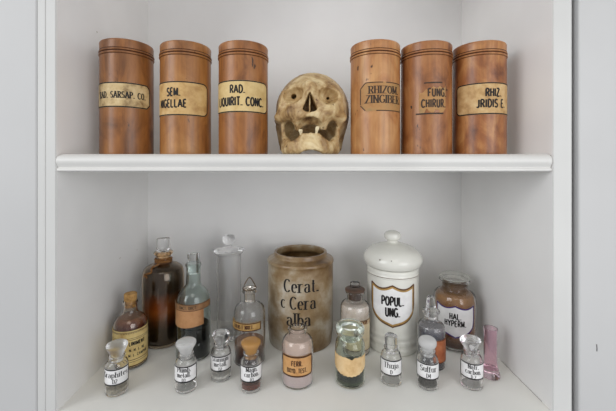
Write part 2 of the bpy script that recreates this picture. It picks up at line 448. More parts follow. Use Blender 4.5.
# outer boards beside the niche, standing a touch proud of the frame, with an open joint on the right
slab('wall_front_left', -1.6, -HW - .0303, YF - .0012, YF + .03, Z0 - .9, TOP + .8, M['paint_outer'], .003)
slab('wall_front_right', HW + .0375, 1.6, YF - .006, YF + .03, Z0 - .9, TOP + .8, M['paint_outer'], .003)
slab('trim_1', HW + .0305, HW + .038, YF + .012, YF + .03, Z0 - .9, TOP + .8, M['paint'])
slab('wall_front_bottom', -HW - .03, HW + .03, YF - .0005, YF + .03, Z0 - .9, Z0 - .3, M['paint'])
slab('wall_front_top', -HW - .03, HW + .03, YF - .0005, YF + .03, TOP + .1, TOP + .8, M['paint'])
# inner bead on the left frame
slab('trim_2', -HW - .0185, -HW - .0165, YF - .0015, YF, Z0 - .3, TOP + .1, M['paint_frame'], .0006)

# the shelf: board with a moulded nosing, a thing of its own
sh = thing('shelf', 'white painted wooden shelf carrying the brown canisters and the skull', 'shelf', (0, 0, 0))
mb = MB(); mb.box(-HW + .0003, HW - .0003, YF + .018, YB - .0003, SH - .0215, SH)
mb.build('shelf_board', M['shelf'], sh)
prof = fillet([(YF + .012, SH), (YF + .002, SH + .0002, .0015), (YF - .006, SH - .004, .004), (YF - .009, SH - .012, .006), (YF - .004, SH - .0205, .005),
               (YF - .0035, SH - .0225, .001), (YF - .006, SH - .0235, .001), (YF - .0062, SH - .0275, .0015), (YF + .002, SH - .029, .002), (YF + .012, SH - .029)], 4)
prof = [(y + .0065, z) for y, z in prof]
vs = []; fs = []; n = len(prof)
for x in (-HW + .0008, HW - .002):
    vs += [(x, y, z) for y, z in prof]
for i in range(n - 1): fs.append((i, i + 1, n + i + 1, n + i))
fs.append(tuple(range(n))[::-1]); fs.append(tuple(range(n, 2 * n))); fs.append((n - 1, 0, n, 2 * n - 1))
mb = MB(); mb.add(vs, fs); mb.build('shelf_nosing', M['shelf'], sh, 40)

def crackline(name, pts, r):
    mb = MB(); mb.tube(pts, r, 5); struct(mb.build(name, M['crack']))
rnd = random.Random(3)
pts = []
for k in range(14):
    y = .575 + .12 * k / 13
    pts.append((HW - .0004 + rnd.uniform(-.0006, .0004), y, Z0 + .0002))
crackline('trim_3', pts, .00035)
pts = [(HW - .001 + rnd.uniform(-.0006, .0004), YF + .004 + .0006 * (k % 2), SH - .002 - .026 * k / 8) for k in range(9)]
crackline('trim_4', pts, .0006)
mb = MB(); x = P(596.5, YF - .006); z = ZC + (164 - 348) / F * (YF - .006)
mb.tube([(x, YF - .0062, z + .006), (x + .0006, YF - .0062, z), (x + .0004, YF - .0062, z - .005)], .0008, 5)
struct(mb.build('trim_5', M['mark']))

for n_, (px, py, r_) in enumerate(((97, 32, .0016), (120, 258, .0016), (137, 250, .0013))):
    Y_ = HW * F / (304.5 - px); z_ = ZC + (164 - py) / F * Y_
    mb = MB(); mb.lathe(fillet([(0, .0004), (r_, .0002, .0002), (r_, -.0002)]), 14, warp=lambda x, y, z: (z, x * 1.6, y * .7 + .3 * x))
    struct(mb.build('trim_%d' % (8 + n_), M['stain'], None, 35, (-HW, Y_, z_)))

# ------------------------------------------------------------------ wooden canisters on the shelf
def wood(name, seed, dark, mid, light):
    return blotch(name, [dark, mid, light], 24, 0.4, (1, 1, .6), 9, seed, 0.2, spots=(80, .7, tuple(int(x * .5) for x in dark)), streak=0.22, dist=.8, coat=.12)
SANS = dict(sx=.74, pen=.2, gap=.14)
SERIF = dict(sx=1.14, pen=.22, nib=.3, serif=True, gap=.16)
old_paper = lambda n, seed, cols: blotch(n, cols, 55, .6, (1, 1, 1), 6, seed)
CR = 0.0455
def canister(px, Y, seed, cols, label, yaw, build_label, tall=1.0):
    x = P(px, Y)
    t = thing('wooden_canister', label, 'canister', (x, Y, SH), math.atan2(-x, Y), 'turned wooden canisters on the shelf')
    m = wood('canister_wood', seed, *cols)
    mb = MB(); mb.lathe(fillet([(0, 0), (CR - .0005, 0, .0015), (CR, .003, .001), (CR, .1755), (0, .1755)]), 72); mb.build('body', m, t)
    mb = MB(); mb.lathe(fillet([(0, .1756), (CR - .0006, .1756), (CR + .0002, .1762, .0004), (CR + .0016, .1772, .0009), (CR + .0014, .1795, .0009), (CR - .0006, .1803, .0003), (CR - .0006, .1815, .0003),
                               (CR + .0015, .1822, .0009), (CR + .0013, .1843, .0009), (CR - .0004, .1852, .0003), (CR - .0002, .186, .0003), (CR + .0003, .199, .001), (CR - .001, .2015, .002), (CR - .008, .2022, .003), (0, .2024)], 3), 72)
    for za, zb in ((.1801, .1817), (.1849, .1861), (.1755, .1763)): mb.lathe([(CR + .0004, za), (CR + .0004, zb)], 72, 1)
    mb.build('lid', [m, M['groove']], t)
    build_label(t, rad(yaw)); t.scale = (1, 1, tall)
    return t
def std_label(half, v0, v1, cut, kind, mats, lines, border=((.0012, .0010, 1),)):
    u = CR * rad(half)
    lo, hi = rect_curves(-u, u, v0, v1, cut, kind)
    return lambda t, a: label_mesh(t, CR, a, lo, hi, -u, u, mats, lines, border)
D = lambda d: CR * rad(d)
cream1 = old_paper('stained_cream_paper', 1, [(120, 92, 54), (196, 170, 122), (214, 192, 148)])
cream2 = old_paper('yellowed_paper', 2, [(172, 132, 78), (198, 162, 104), (208, 176, 124)])
cream3 = old_paper('golden_paper', 3, [(190, 158, 100), (208, 180, 122), (216, 192, 138)])
cream4 = old_paper('worn_brown_paper', 4, [(160, 112, 62), (172, 128, 76), (150, 122, 78)])
cream5 = old_paper('mottled_paper', 5, [(150, 112, 64), (188, 152, 100), (206, 178, 130)])
canister(127.3, .64, 1, ((98, 58, 27), (142, 90, 44), (166, 110, 56)), 'dark brown wooden canister standing leftmost on the shelf, one-line stained label', -18,
         std_label(72, .082, .1255, .008, 'chamfer', [cream1, M['ink'], M['ink']], [('RAD. SARSAP. CO.', D(4), .0985, .0105, dict(sx=.78, pen=.2, nib=.5, serif=True, gap=.16))]), 1.018)
canister(186, .64, 7, ((118, 72, 34), (158, 104, 52), (176, 124, 68)), 'brown wooden canister marked SEM. NIGELLAE, second from the shelf left end', -30,
         std_label(84, .069, .129, .012, 'round', [cream2, M['ink'], M['ink']], [('SEM.', D(2), .1035, .0135, SANS), ('NIGELLAE', D(-3), .0835, .0135, dict(sx=.78, pen=.2, gap=.14))]))
canister(243.5, .64, 13, ((110, 64, 30), (154, 98, 48), (172, 116, 62)), 'brown wooden canister marked RAD. LIQUIRIT. CONC., just left of the skull', -12,
         std_label(79, .0745, .131, .012, 'round', [cream3, M['ink'], M['ink']], [('RAD.', D(-2), .1085, .0135, dict(sx=.8, pen=.2, gap=.14)), ('LIQUIRIT. CONC.', D(3), .0865, .0145, dict(sx=.74, pen=.2, gap=.13))]))
def worn_label(t, a):
    mb = MB(); w = cyl(CR, a); u = D(60)
    lo, hi = rect_curves(-u, u, .076, .127, .011, 'chamfer')
    mb.patch(lo, hi, -u, u, w, th=.0002, mi=0, lift=.0001)
    o = outline(lo, hi, -u, u, .001); n = len(o)
    for i0, i1 in ((0, 21), (24, 48), (52, 82), (92, 97)): mb.strip(o[i0:i1 + 1], constw(.0008), w, .0005, 1)
    mb.strip([(-u + .001, .0885), (-u + .001, .1155)], constw(.0008), w, .0005, 1)
    write(mb, 'RHIZOM.', D(-2), .1070, .0125, w, .0006, 2, **SERIF)
    write(mb, 'ZINGIBER.', D(-1), .0905, .0130, w, .0006, 2, **SERIF)
    mb.build('label', [cream4, M['ink_soft'], M['ink_soft']], t)
canister(375, .64, 21, ((140, 86, 44), (178, 122, 72), (196, 146, 94)), 'pale brown wooden canister marked ZINGIBER. on a worn label, just right of the skull', 25, worn_label, 1.008)
def torn_label(t, a):
    mb = MB(); w = cyl(CR, a)
    lo = lambda u: .076 + .004 * math.sin(u * 380) + .0015 * math.sin(u * 900 + 1)
    hi = lambda u: .121 - .010 * max(0, -u / D(34)) - .004 * abs(math.sin(u * 260 + .6))
    mb.patch(lo, hi, D(-33), D(27), w, th=.0002, mi=0, lift=.0001)
    mb.strip([(D(-22), .1262), (D(18), .1268)], constw(.0011), w, .0004, 1)
    mb.strip([(D(-40), .0722), (D(21), .0726)], constw(.0013), w, .0004, 1)
    mb.strip([(D(-52), .0885), (D(-50), .0835)], constw(.0011), w, .0004, 1)
    mb.strip([(D(-53), .0872), (D(-49), .0872)], constw(.0012), w, .0004, 1)
    write(mb, "FUNG.'", D(9), .1025, .0135, w, .0006, 2, sx=.78, pen=.19, gap=.15)
    write(mb, 'CHIRUR.', D(-1), .0835, .0135, w, .0006, 2, sx=.72, pen=.19, gap=.15)
    mb.build('label', [cream4, M['ink_soft'], M['ink_soft']], t)
canister(426, .6405, 33, ((112, 64, 32), (156, 100, 55), (180, 128, 78)), 'brown wooden canister with a torn label, second from the shelf right end', 18, torn_label)
canister(478.8, .64, 41, ((92, 46, 22), (150, 92, 48), (186, 132, 78)), 'brown wooden canister marked RHIZ. JRIDIS, standing rightmost on the shelf', 27,
         std_label(80, .071, .127, .010, 'round', [cream5, M['ink'], M['ink']], [('RHIZ.', D(4), .1025, .0135, dict(sx=.80, pen=.2, gap=.13)), ('JRIDIS E.', D(1), .0835, .0135, dict(sx=.80, pen=.2, gap=.15))]))

# ------------------------------------------------------------------ the skull
def surface_nets(f, lo, hi, h):
    ax = [np.arange(l, u + h, h) for l, u in zip(lo, hi)]
    g = np.meshgrid(*ax, indexing='ij')
    d = f(*g)
    s = d < 0
    nx, ny, nz = d.shape
    cs = [(i, j, k) for i in (0, 1) for j in (0, 1) for k in (0, 1)]
    sub = lambda a, i, j, k: a[i:nx - 1 + i, j:ny - 1 + j, k:nz - 1 + k]
    cnt = sum(sub(s, *c).astype(int) for c in cs)
    act = (cnt > 0) & (cnt < 8)
    idx = -np.ones(act.shape, int); idx[act] = np.arange(act.sum())
    acc = np.zeros((act.sum(), 3)); num = np.zeros(act.sum())
    for a in cs:
        for ax_ in range(3):
            if a[ax_]: continue
            b = list(a); b[ax_] = 1
            da = sub(d, *a)[act]; db = sub(d, *b)[act]
            cr = (da < 0) != (db < 0)
            t = np.where(cr, da / np.where(cr, da - db, 1), 0)
            p = np.tile(np.array(a, float), (len(da), 1)); p[:, ax_] = t
            acc[cr] += p[cr]; num[cr] += 1
    cell = np.argwhere(act)
    vs = (cell + acc / num[:, None]) * h + np.array(lo)
    fs = []
    for ax_ in range(3):
        o1, o2 = (ax_ + 1) % 3, (ax_ + 2) % 3
        sl0 = [slice(None)] * 3; sl1 = [slice(None)] * 3
        sl0[ax_] = slice(0, -1); sl1[ax_] = slice(1, None)
        a = s[tuple(sl0)]; b = s[tuple(sl1)]
        for p in np.argwhere(a != b):
            if p[o1] < 1 or p[o2] < 1 or p[o1] >= act.shape[o1] or p[o2] >= act.shape[o2] or p[ax_] >= act.shape[ax_]: continue
            q = []
            for e1, e2 in ((0, 0), (1, 0), (1, 1), (0, 1)):
                c = p.copy(); c[o1] -= e1; c[o2] -= e2; q.append(int(idx[tuple(c)]))
            if min(q) < 0: continue
            fs.append(q if not a[tuple(p)] else q[::-1])
    return vs, fs
def smin(a, b, k):
    h = np.clip(.5 + .5 * (b - a) / k, 0, 1); return b * (1 - h) + a * h - k * h * (1 - h)
def smax(a, b, k): return -smin(-a, -b, k)
def ell(x, y, z, c, r):
    px, py, pz = x - c[0], y - c[1], z - c[2]
    k0 = np.sqrt((px / r[0]) ** 2 + (py / r[1]) ** 2 + (pz / r[2]) ** 2)
    k1 = np.sqrt((px / r[0] ** 2) ** 2 + (py / r[1] ** 2) ** 2 + (pz / r[2] ** 2) ** 2) + 1e-9
    return k0 * (k0 - 1) / k1
def cap(x, y, z, a, b, ra, rb):
    a = np.array(a, float); b = np.array(b, float); ab = b - a
    t = np.clip(((x - a[0]) * ab[0] + (y - a[1]) * ab[1] + (z - a[2]) * ab[2]) / ab.dot(ab), 0, 1)
    return np.sqrt((x - a[0] - t * ab[0]) ** 2 + (y - a[1] - t * ab[1]) ** 2 + (z - a[2] - t * ab[2]) ** 2) - (ra + (rb - ra) * t)

def cranium(x, y, z):                                # centimetres, face towards -y, tilted back as it stands
    d = ell(x, y, z, (.35, 2.0, 8.6), (7.3, 7.6, 7.9))
    d = smin(d, ell(x, y, z, (-.1, -1.6, 9.6), (5.9, 4.8, 4.2)), 1.8)
    d = smin(d, ell(x, y, z, (-.25, -3.3, 7.2), (3.6, 3.3, 2.8)), 1.0)         # maxilla
    d = smin(d, ell(x, y, z, (-.3, -3.2, 5.0), (2.5, 2.5, 2.2)), .8)
    for s in (-1, 1):
        d = smin(d, cap(x, y, z, (s * 3.7 - .1, -5.0, 7.7), (s * 5.7 - .15, -3.1, 7.1), 1.0, .9), .9)
        d = smin(d, cap(x, y, z, (s * 5.7 - .15, -3.1, 7.1), (s * 6.7, 1.4, 6.9), .85, .55), .6)
        d = smin(d, cap(x, y, z, (s * 4.9 - .1, -4.0, 11.4), (s * 5.3 - .1, -3.6, 8.4), .45, .7), .9)  # outer rim of the orbit
        d = smin(d, cap(x, y, z, (s * 5.6, 2.2, 5.5), (s * 5.3, 1.6, 1.6), 1.4, .9), .8)             # mastoid
    d = smin(d, cap(x, y, z, (-.3, -5.7, 12.4), (-.3, -6.35, 11.0), 1.0, .7), 1.0)                   # root of the nose
    # cavities
    for s, zz in ((-1, 11.0), (1, 10.75)):
        d = smax(d, -ell(x, y, z, (s * 3.3 - .15, -5.5, zz), (1.95, 2.3, 1.65)), .4)
        d = smax(d, -ell(x, y, z, (s * 3.2 - .1, -4.3, zz), (.75, 1.2, .8)), .3)
    d = smax(d, -cap(x, y, z, (-3.3, -5, 10.9), (-3.1, 0, 11.1), .5, .5), .1)                    # optic openings
    d = smax(d, -cap(x, y, z, (3.1, -5, 10.6), (3.1, 0, 10.8), .3, .3), .1)
    wn = np.where(z > 8.3, .12 + 1.18 * np.clip((11.0 - z) / 2.7, 0, 1) ** .9, 1.3 * np.sqrt(np.clip(1 - ((8.3 - z) / .75) ** 2, 0, 1)))
    nose = np.maximum(np.maximum((np.abs(x + .3) - wn) * .8, y + 1.6), np.maximum(z - 11.0, 7.55 - z))
    d = smax(d, -nose, .18)
    d = smin(d, cap(x, y, z, (-.3, -5.4, 10.9), (-.35, -6.2, 7.7), .14, .16), .1)                    # septum
    d = smax(d, -ell(x, y, z, (-.3, -6.1, 4.8), (2.5, 2.3, 2.0)), .3)                             # palate
    d = smax(d, -ell(x, y, z, (0, .6, 1.8), (4.9, 7.0, 4.9)), .4)                                   # hollow of the base
    for s in (-1, 1):
        d = smax(d, -ell(x, y, z, (s * 3.95 - .1, -2.2, 4.6), (1.1, 4.5, 1.9)), .4)
    d = d + .05 * np.sin(3.1 * x + 1.3 * z) * np.sin(2.7 * y + .8 * x) * np.sin(3.3 * z - y) + .03 * np.sin(9 * x + 4 * z) * np.sin(8 * z + 3 * y)
    return smax(d, .25 - z, .2)
def mandible(x, y, z):
    d = np.full_like(x, 9.0)
    pts = []
    for k in range(13):
        a = rad(180 + 180 * k / 12)
        pts.append((-.15 + 4.75 * math.cos(a), -1.9 + 4.7 * math.sin(a), abs(math.cos(a))))
    for (x0, y0, c0), (x1, y1, c1) in zip(pts, pts[1:]):
        dip = lambda c: math.exp(-((c - .68) / .24) ** 2)
        for zz, r, drop in ((1.0, .75, 0), (2.0, .64, .45), (3.25, .54, 1.6)):
            d = smin(d, cap(x, y, z, (x0, y0, zz - drop * dip(c0)), (x1, y1, zz - drop * dip(c1)), r, r), .45)
    for s in (-1, 1):
        for dy in (-.5, .5, 1.5):
            d = smin(d, cap(x, y, z, (s * 4.85 - .15, -2.1 + dy, 1.2), (s * 5.2 - .15, -1.9 + dy, 5.7 + (0.3 if dy != .5 else -.4)), .5, .36), .4)
    d = smin(d, ell(x, y, z, (-.1, -6.3, 1.5), (1.7, .75, .8)), .6)
    d = smax(d, -ell(x, y, z, (-.1, -7.0, .05), (1.9, 4.2, .85)), .2)         # arch under the chin
    d = d + .05 * np.sin(3.7 * x + 2 * z) * np.sin(2.9 * y) + .03 * np.sin(8 * x) * np.sin(9 * z + 3 * y)
    return smax(d, .02 - z, .1)
def bone_mat():
    m = blotch('old_bone', [(96, 66, 36), (166, 134, 88), (204, 180, 134), (222, 204, 162)], 34, .5, (1, 1, 1), 7, 3.0, .25, spots=(120, .66, (96, 62, 34)), dist=.6)
    return m
bone = bone_mat()
SKY = .665
skx = P(311, .655)
sk = thing('human_skull', 'old yellowed human skull with two teeth resting between the wooden canisters', 'skull', (skx, SKY, SH), 0)
def net(f, lo, hi, h, name, mat, parent):
    v, fs = surface_nets(f, lo, hi, h)
    mb = MB(); mb.add([(a * .01, b * .01, c * .01) for a, b, c in v], fs); return mb.build(name, mat, parent, None)
net(cranium, (-8.4, -8, 0), (8.4, 10.5, 17.2), .14, 'cranium', bone, sk)
jaw = net(mandible, (-6.6, -8, -.3), (6.6, 2, 7), .13, 'mandible', bone, sk)
tooth_m = plain('tooth_enamel', (222, 206, 168), .35, .5, mottling=.1, mscale=200)
for (tx, tz, th_, wd, tilt) in ((-1.85, 3.4, 1.15, .40, -.1), (.75, 3.4, 1.65, .38, .2)):
    mb = MB()
    pr = fillet([(0, 0), (wd * .5, 0, .1), (wd * .62, th_ * .45, .2), (wd * 1.0, th_ * .72, .2), (wd * .9, th_, .2), (0, th_ * .97)])
    ty = -1.9 - 4.7 * math.sqrt(max(0, 1 - (tx / 4.75) ** 2)) + .05
    mb.lathe([(r * .01, z * .01) for r, z in pr], 16, warp=lambda x, y, z: (x + tilt * z, y * .8, z))
    mb.build('tooth', tooth_m, jaw, 40, loc=(tx * .01, ty * .01, (tz) * .01))

# ------------------------------------------------------------------ bottle building blocks
def shell(mb, outer, t, tb, seg=56, mi=0):
    """hollow glass: outer profile from the base centre to the lip, offset inwards by t, floor tb"""
    inner = []
    top = outer[-1][1]
    for r, z in outer[::-1]:
        if r < 1e-6: continue
        ri = max(r - t, .0008); zi = max(z, tb)
        if zi == tb and inner and inner[-1][1] == tb: 
            continue
        inner.append((ri, zi))
    inner.append((0, tb))
    mb.lathe(outer + inner, seg, mi)
def inside(outer, t, tb, z0, z1, gap=.0003, dome=0.0):
    """solid that fills a shell between z0 and z1"""
    pts = [p for p in outer if p[0] > 1e-6]
    def R(z):
        best = None
        for (r0, a), (r1, b) in zip(pts, pts[1:]):
            if min(a, b) <= z <= max(a, b) and abs(b - a) > 1e-9:
                r = r0 + (r1 - r0) * (z - a) / (b - a); best = r if best is None else min(best, r)
        return (best if best is not None else pts[-1][0]) - t - gap
    z0 = max(z0, tb + gap)
    zs = [z0 + (z1 - z0) * k / 16 for k in range(17)]
    return [(0, z0)] + [(max(R(z), .0005), z) for z in zs] + [(0, z1 + dome)]

def on_floor(px, Y): return (P(px, Y), Y, Z0 + .0004)
def face(px, Y): return math.atan2(-P(px, Y), Y)

def part(mb, name, mat, parent, label=None, sharp=35, loc=None):
    o = mb.build(name, mat, parent, sharp, loc)
    if label: o['label'] = label
    return o
def lathe_part(prof, name, mat, parent, label=None, seg=48, loc=None, warp=None, sharp=35):
    mb = MB(); mb.lathe(prof, seg, warp=warp); return part(mb, name, mat, parent, label, sharp, loc)

# 1 ---- medicine bottle with the yellow label
t = thing('medicine_bottle', 'corked medicine bottle with reddish contents and a yellow printed label, against the left wall', 'bottle', on_floor(130.5, .69), face(130.5, .69))
o1 = fillet([(0, 0), (.0312, 0, .003), (.0317, .005, .002), (.0317, .076, .006), (.029, .091, .010), (.0145, .1, .007), (.0128, .108, .003), (.0126, .119), (.0142, .1205, .001), (.0142, .1245, .001), (.0125, .1255, .001)])
mb = MB(); shell(mb, o1, .0018, .004); part(mb, 'glass_body', M['glass_brown'], t)
red = zramp('reddish_tincture', [(0, (70, 28, 14)), (.06, (104, 50, 30)), (.078, (84, 30, 22)), (.09, (130, 80, 55)), (.1, (150, 110, 80))], .3, 0, .5, 60, .1)
lathe_part(inside(o1, .0018, .004, .004, .094), 'residue', red, t)
cork = blotch('cork', [(120, 84, 44), (176, 134, 76), (196, 156, 96)], 120, .8, seed=2)
lathe_part(fillet([(0, .112), (.0098, .112, .001), (.0106, .124), (.0118, .1262), (.0122, .1385, .001), (.011, .140, .001), (0, .1398)]), 'cork', cork, t)
mbl = MB(); R1 = .0317; w = cyl(R1, rad(6)); u = R1 * rad(150)
lo, hi = rect_curves(-u, u, .006, .0765, .0, 'round')
yel = blotch('yellow_label_paper', [(170, 140, 82), (206, 182, 120), (216, 196, 140)], 45, .6, seed=4)
mbl.patch(lo, hi, -u, u, w, n=70)
for v, h in ((.0735, .0004), (.0615, .0004), (.0585, .0004), (.0195, .0006), (.0155, .0004), (.0075, .0010)): mbl.strip([(-u + .001, v), (u - .001, v)], constw(h), w, .0006, 1)
for k in range(44):
    uu = -u * .75 + 1.5 * u * k / 43
    mbl.strip([(uu, .0705), (uu + .0004, .0728)], constw(.0006), w, .0006, 1)
write(mbl, 'LINIMENT', .009, .0475, .0072, w, .0007, 2, sx=.8, pen=.22, gap=.18)
write(mbl, 'N. M. L. NE', .009, .036, .005, w, .0007, 2, sx=.9, pen=.2, gap=.2)
write(mbl, 'M. L. CAMPHR.', .012, .026, .005, w, .0007, 2, sx=.9, pen=.2, gap=.2)
part(mbl, 'label', [yel, M['ink_brown'], M['ink']], t)

# 2 ---- large dark amber bottle
t = thing('amber_bottle', 'large dark brown amber bottle with clear flat stopper and string around its neck', 'bottle', on_floor(163.5, .78), face(163.5, .78))
o2 = fillet([(0, 0), (.0445, 0, .004), (.0455, .006, .003), (.0455, .150, .012), (.041, .168, .012), (.019, .176, .006), (.0162, .182, .003), (.0160, .193, .002), (.0205, .196, .001), (.0216, .199, .0015), (.0205, .2015, .001), (.0165, .202, .001)])
mb = MB(); shell(mb, o2, .002, .006); part(mb, 'glass_body', M['glass_amber'], t)
resid = zramp('brown_residue', [(0, (14, 8, 6)), (.040, (22, 12, 8)), (.058, (90, 52, 26)), (.080, (160, 98, 46)), (.104, (112, 64, 32)), (.120, (34, 19, 16)), (.14, (22, 14, 15)), (.172, (34, 24, 23)), (.19, (150, 98, 50))], .35, 0, .12, 25, .2)
lathe_part(inside(o2, .002, .006, .006, .186), 'residue', resid, t)
mb = MB(); mb.lathe(fillet([(0, .188), (.0118, .188, .001), (.0132, .2015), (.0140, .2035, .001), (.0146, .207, .002), (.0146, .230, .0012), (.0135, .232, .001), (0, .232)]), 40, warp=lambda x, y, z: (x, y * (.5 if z > .206 else 1), z))
part(mb, 'stopper', M['glass'], t, 'clear flat-headed glass stopper')
mb = MB(); string_m = blotch('old_string', [(92, 58, 26), (138, 92, 44), (160, 112, 60)], 200, .8)
for zz, rr in ((.1805, .0180), (.1835, .0182), (.1862, .0176)):
    mb.tube([(rr * math.cos(a), rr * math.sin(a), zz + .0012 * math.sin(a * 2 + zz * 900)) for a in [2 * PI * k / 36 for k in range(36)]], .0016, 6, closed=True)
base = []
for k in range(24):
    s_ = k / 23
    r_ = .0185 + .026 * min(1, s_ * 1.7); a_ = rad(-122 - 26 * s_ + 9 * math.sin(s_ * 15))
    z_ = .181 - .004 * s_ - (.046 * max(0, s_ - .45) ** 1.0) * 1.0
    if r_ > .042: z_ = min(z_, .162)
    z_ = .183 - .052 * s_ if s_ < .3 else .183 - .0156 - .028 * (s_ - .3)
    base.append((r_ * math.cos(a_), r_ * math.sin(a_), z_ + .004))
mb.tube(base, .0016, 6)
mb.tube([(b[0] + .0025 * math.sin(i * .9), b[1] - .001, b[2] + .0015 * math.cos(i * .9)) for i, b in enumerate(base)][:20], .0014, 6)
part(mb, 'string', string_m, t)

# 3 ---- aqua bottle, black liquid
t = thing('aqua_bottle', 'pale aqua bottle with brown paper band and black liquid before the amber bottle', 'bottle', on_floor(193.5, .72), face(193.5, .72))
R3 = .0352
o3 = fillet([(0, 0), (.0342, 0, .003), (R3, .005, .002), (R3, .112, .012), (.031, .132, .014), (.0155, .146, .008), (.0148, .156, .003), (.0142, .184, .002), (.0160, .1865, .001), (.0166, .190, .001), (.0158, .192, .001), (.0125, .1922, .001)])
mb = MB(); shell(mb, o3, .002, .005); part(mb, 'glass_body', M['glass_green'], t)
blackl = plain('black_liquid', (15, 12, 11), .5, .1)
lathe_part(inside(o3, .002, .005, .005, .064), 'liquid', blackl, t)
mb = MB(); mb.lathe(fillet([(0, .170), (.0105, .170, .001), (.0120, .1925), (.0118, .194, .001), (.0122, .211, .0012), (.0112, .2125, .001), (0, .2125)]), 36, warp=lambda x, y, z: (x, y * (.55 if z > .195 else 1), z))
part(mb, 'stopper', M['glass'], t, 'clear glass stopper')
tanp = blotch('brown_label_paper', [(150, 104, 64), (176, 128, 84), (188, 142, 98)], 40, .65, seed=6)
band = blotch('dark_label_paper', [(104, 74, 46), (140, 102, 66), (152, 114, 76)], 60, .65, seed=7)
u0, u1 = R3 * rad(-100), R3 * rad(34)
label_mesh(t, R3, 0, lambda u: .072 + .002 * math.sin(u * 60), lambda u: .108, u0, u1, [tanp, M['ink_brown'], M['ink_brown']], name='paper_label')
u0, u1 = R3 * rad(-100), R3 * rad(66)
label_mesh(t, R3, 0, lambda u: .1045 + .045 * max(0, u) , lambda u: .1175 + .05 * max(0, u), u0, u1, [band, M['ink_brown'], M['ink_soft']], [('TINCT. ORCT.', -.012, .1085, .0055, dict(sx=.9, pen=.18, gap=.18))], ((.0006, .0005, 1),), lift=.0009, name='label_band', label='torn dark brown label strip')

# 4 ---- tall lidded glass cylinder
t = thing('glass_cylinder_jar', 'tall clear empty glass cylinder with a round-knobbed lid against the back wall', 'jar', on_floor(229, .80))
o4 = fillet([(0, 0), (.0345, 0, .002), (.0355, .003, .002), (.0325, .007, .003), (.0288, .011, .004), (.0285, .02), (.0285, .190, .002), (.0335, .1945, .001), (.0335, .1962, .0005), (.029, .1968, .0005)])
mb = MB(); shell(mb, o4, .0018, .009); part(mb, 'glass_body', M['glass'], t)
lathe_part(fillet([(0, .1925), (.0245, .1925, .001), (.0255, .1968), (.0355, .1972, .001), (.0368, .1992, .001), (.035, .2015, .002), (.014, .2065, .004), (.0065, .2085, .002), (.0062, .2115, .002), (.0125, .2155, .005), (.0162, .2245, .007), (.0125, .234, .007), (0, .2365)], 6), 'lid', M['glass'], t)

# 5 ---- bottle with wire loop
t = thing('tincture_bottle', 'clear bottle with a wire loop on its stopper and a narrow gold label strip', 'bottle', on_floor(249.5, .70), face(249.5, .70))
R5 = .0322
o5 = fillet([(0, 0), (.0315, 0, .003), (R5, .005, .002), (R5, .100, .010), (.028, .112, .009), (.0125, .1165, .005), (.0112, .122, .002), (.0112, .136, .002), (.0148, .1385, .001), (.0152, .1415, .001), (.014, .143, .001), (.009, .1432, .0005)])
mb = MB(); shell(mb, o5, .0018, .004); part(mb, 'glass_body', M['glass'], t)
dreg = zramp('red_brown_dregs', [(0, (44, 18, 12)), (.02, (70, 32, 20)), (.032, (120, 78, 52)), (.04, (160, 120, 90))], .35, 0, .4, 60, .05)
lathe_part(inside(o5, .0018, .004, .004, .040), 'residue', dreg, t)
lathe_part(fillet([(0, .120), (.0082, .120), (.0088, .1435), (.0125, .1445, .001), (.0125, .1472, .001), (.006, .149, .002), (0, .149)]), 'stopper', M['glass_brown'], t)
wire_m = plain('tarnished_wire', (96, 78, 58), .4, .5); wire_m.node_tree.nodes['Principled BSDF'].inputs['Metallic'].default_value = .7
mb = MB()
mb.tube([(.0136 * math.cos(a), .0136 * math.sin(a), .1462) for a in [2 * PI * k / 32 for k in range(32)]], .0011, 6, closed=True)
loop = [(-.0136, 0, .1462), (-.0105, 0, .1535), (-.006, 0, .1615), (-.0028, 0, .1665), (0, 0, .1682), (.0028, 0, .1665), (.006, 0, .1615), (.0105, 0, .1535), (.0136, 0, .1462)]
mb.tube(loop, .0011, 6); part(mb, 'wire_loop', wire_m, t)
gold_p = blotch('gold_label_paper', [(140, 106, 56), (176, 140, 80), (190, 156, 98)], 60, .5, seed=8)
u = R5 * rad(66); lo, hi = rect_curves(-u, u, .0725, .0885, 0)
label_mesh(t, R5, rad(-24), lo, hi, -u, u, [gold_p, M['ink_brown'], M['ink_brown']], [('FOLIIS E MXCT.', 0, .0775, .0066, dict(sx=.72, pen=.24, nib=.6, serif=True, gap=.16))], ((.0010, .0010, 1),), lift=.0012)

# 6 ---- stoneware crock
t = thing('stoneware_crock', 'tan stoneware crock lettered Cerat. c Cera alba standing open at the centre', 'crock', on_floor(300.5, .787), face(300.5, .787))
crock_m = blotch('mottled_salt_glaze', [(88, 62, 32), (122, 94, 58), (146, 124, 92), (176, 164, 144), (192, 186, 176)], 12, .35, (1, 1, 1), 5, 5.1, .05, spots=(160, .72, (86, 62, 36)), dist=.1, coat=.25)
R6 = .0748
o6 = fillet([(0, 0), (.0715, 0, .002), (.0722, .004, .002), (R6, .03, .01), (R6, .150), (R6, .1755, .002), (.0755, .178, .001), (.0768, .181, .002), (.0755, .186, .002), (.066, .1895, .004), (.0615, .192, .002), (.0610, .199, .001), (.0602, .2015, .001), (.056, .2015, .001), (.0545, .199, .001), (.0545, .186, .004), (.067, .178, .008), (.067, .02, .01), (.06, .012), (0, .012)])
mb = MB(); mb.lathe(o6, 80)
w6 = cyl(R6, rad(0)); ck = dict(sx=.88, pen=.165, nib=.3, serif=True, gap=.14)
write(mb, 'Cerat.', .002, .132, .0265, w6, .0004, 1, **ck)
write(mb, 'c', -.0385, .0975, .0255, w6, .0004, 1, **ck)
write(mb, 'Cera', .0055, .0965, .0260, w6, .0004, 1, **ck)
write(mb, 'alba', -.004, .0615, .0265, w6, .0004, 1, **ck)
part(mb, 'body', [crock_m, M['ink']], t)

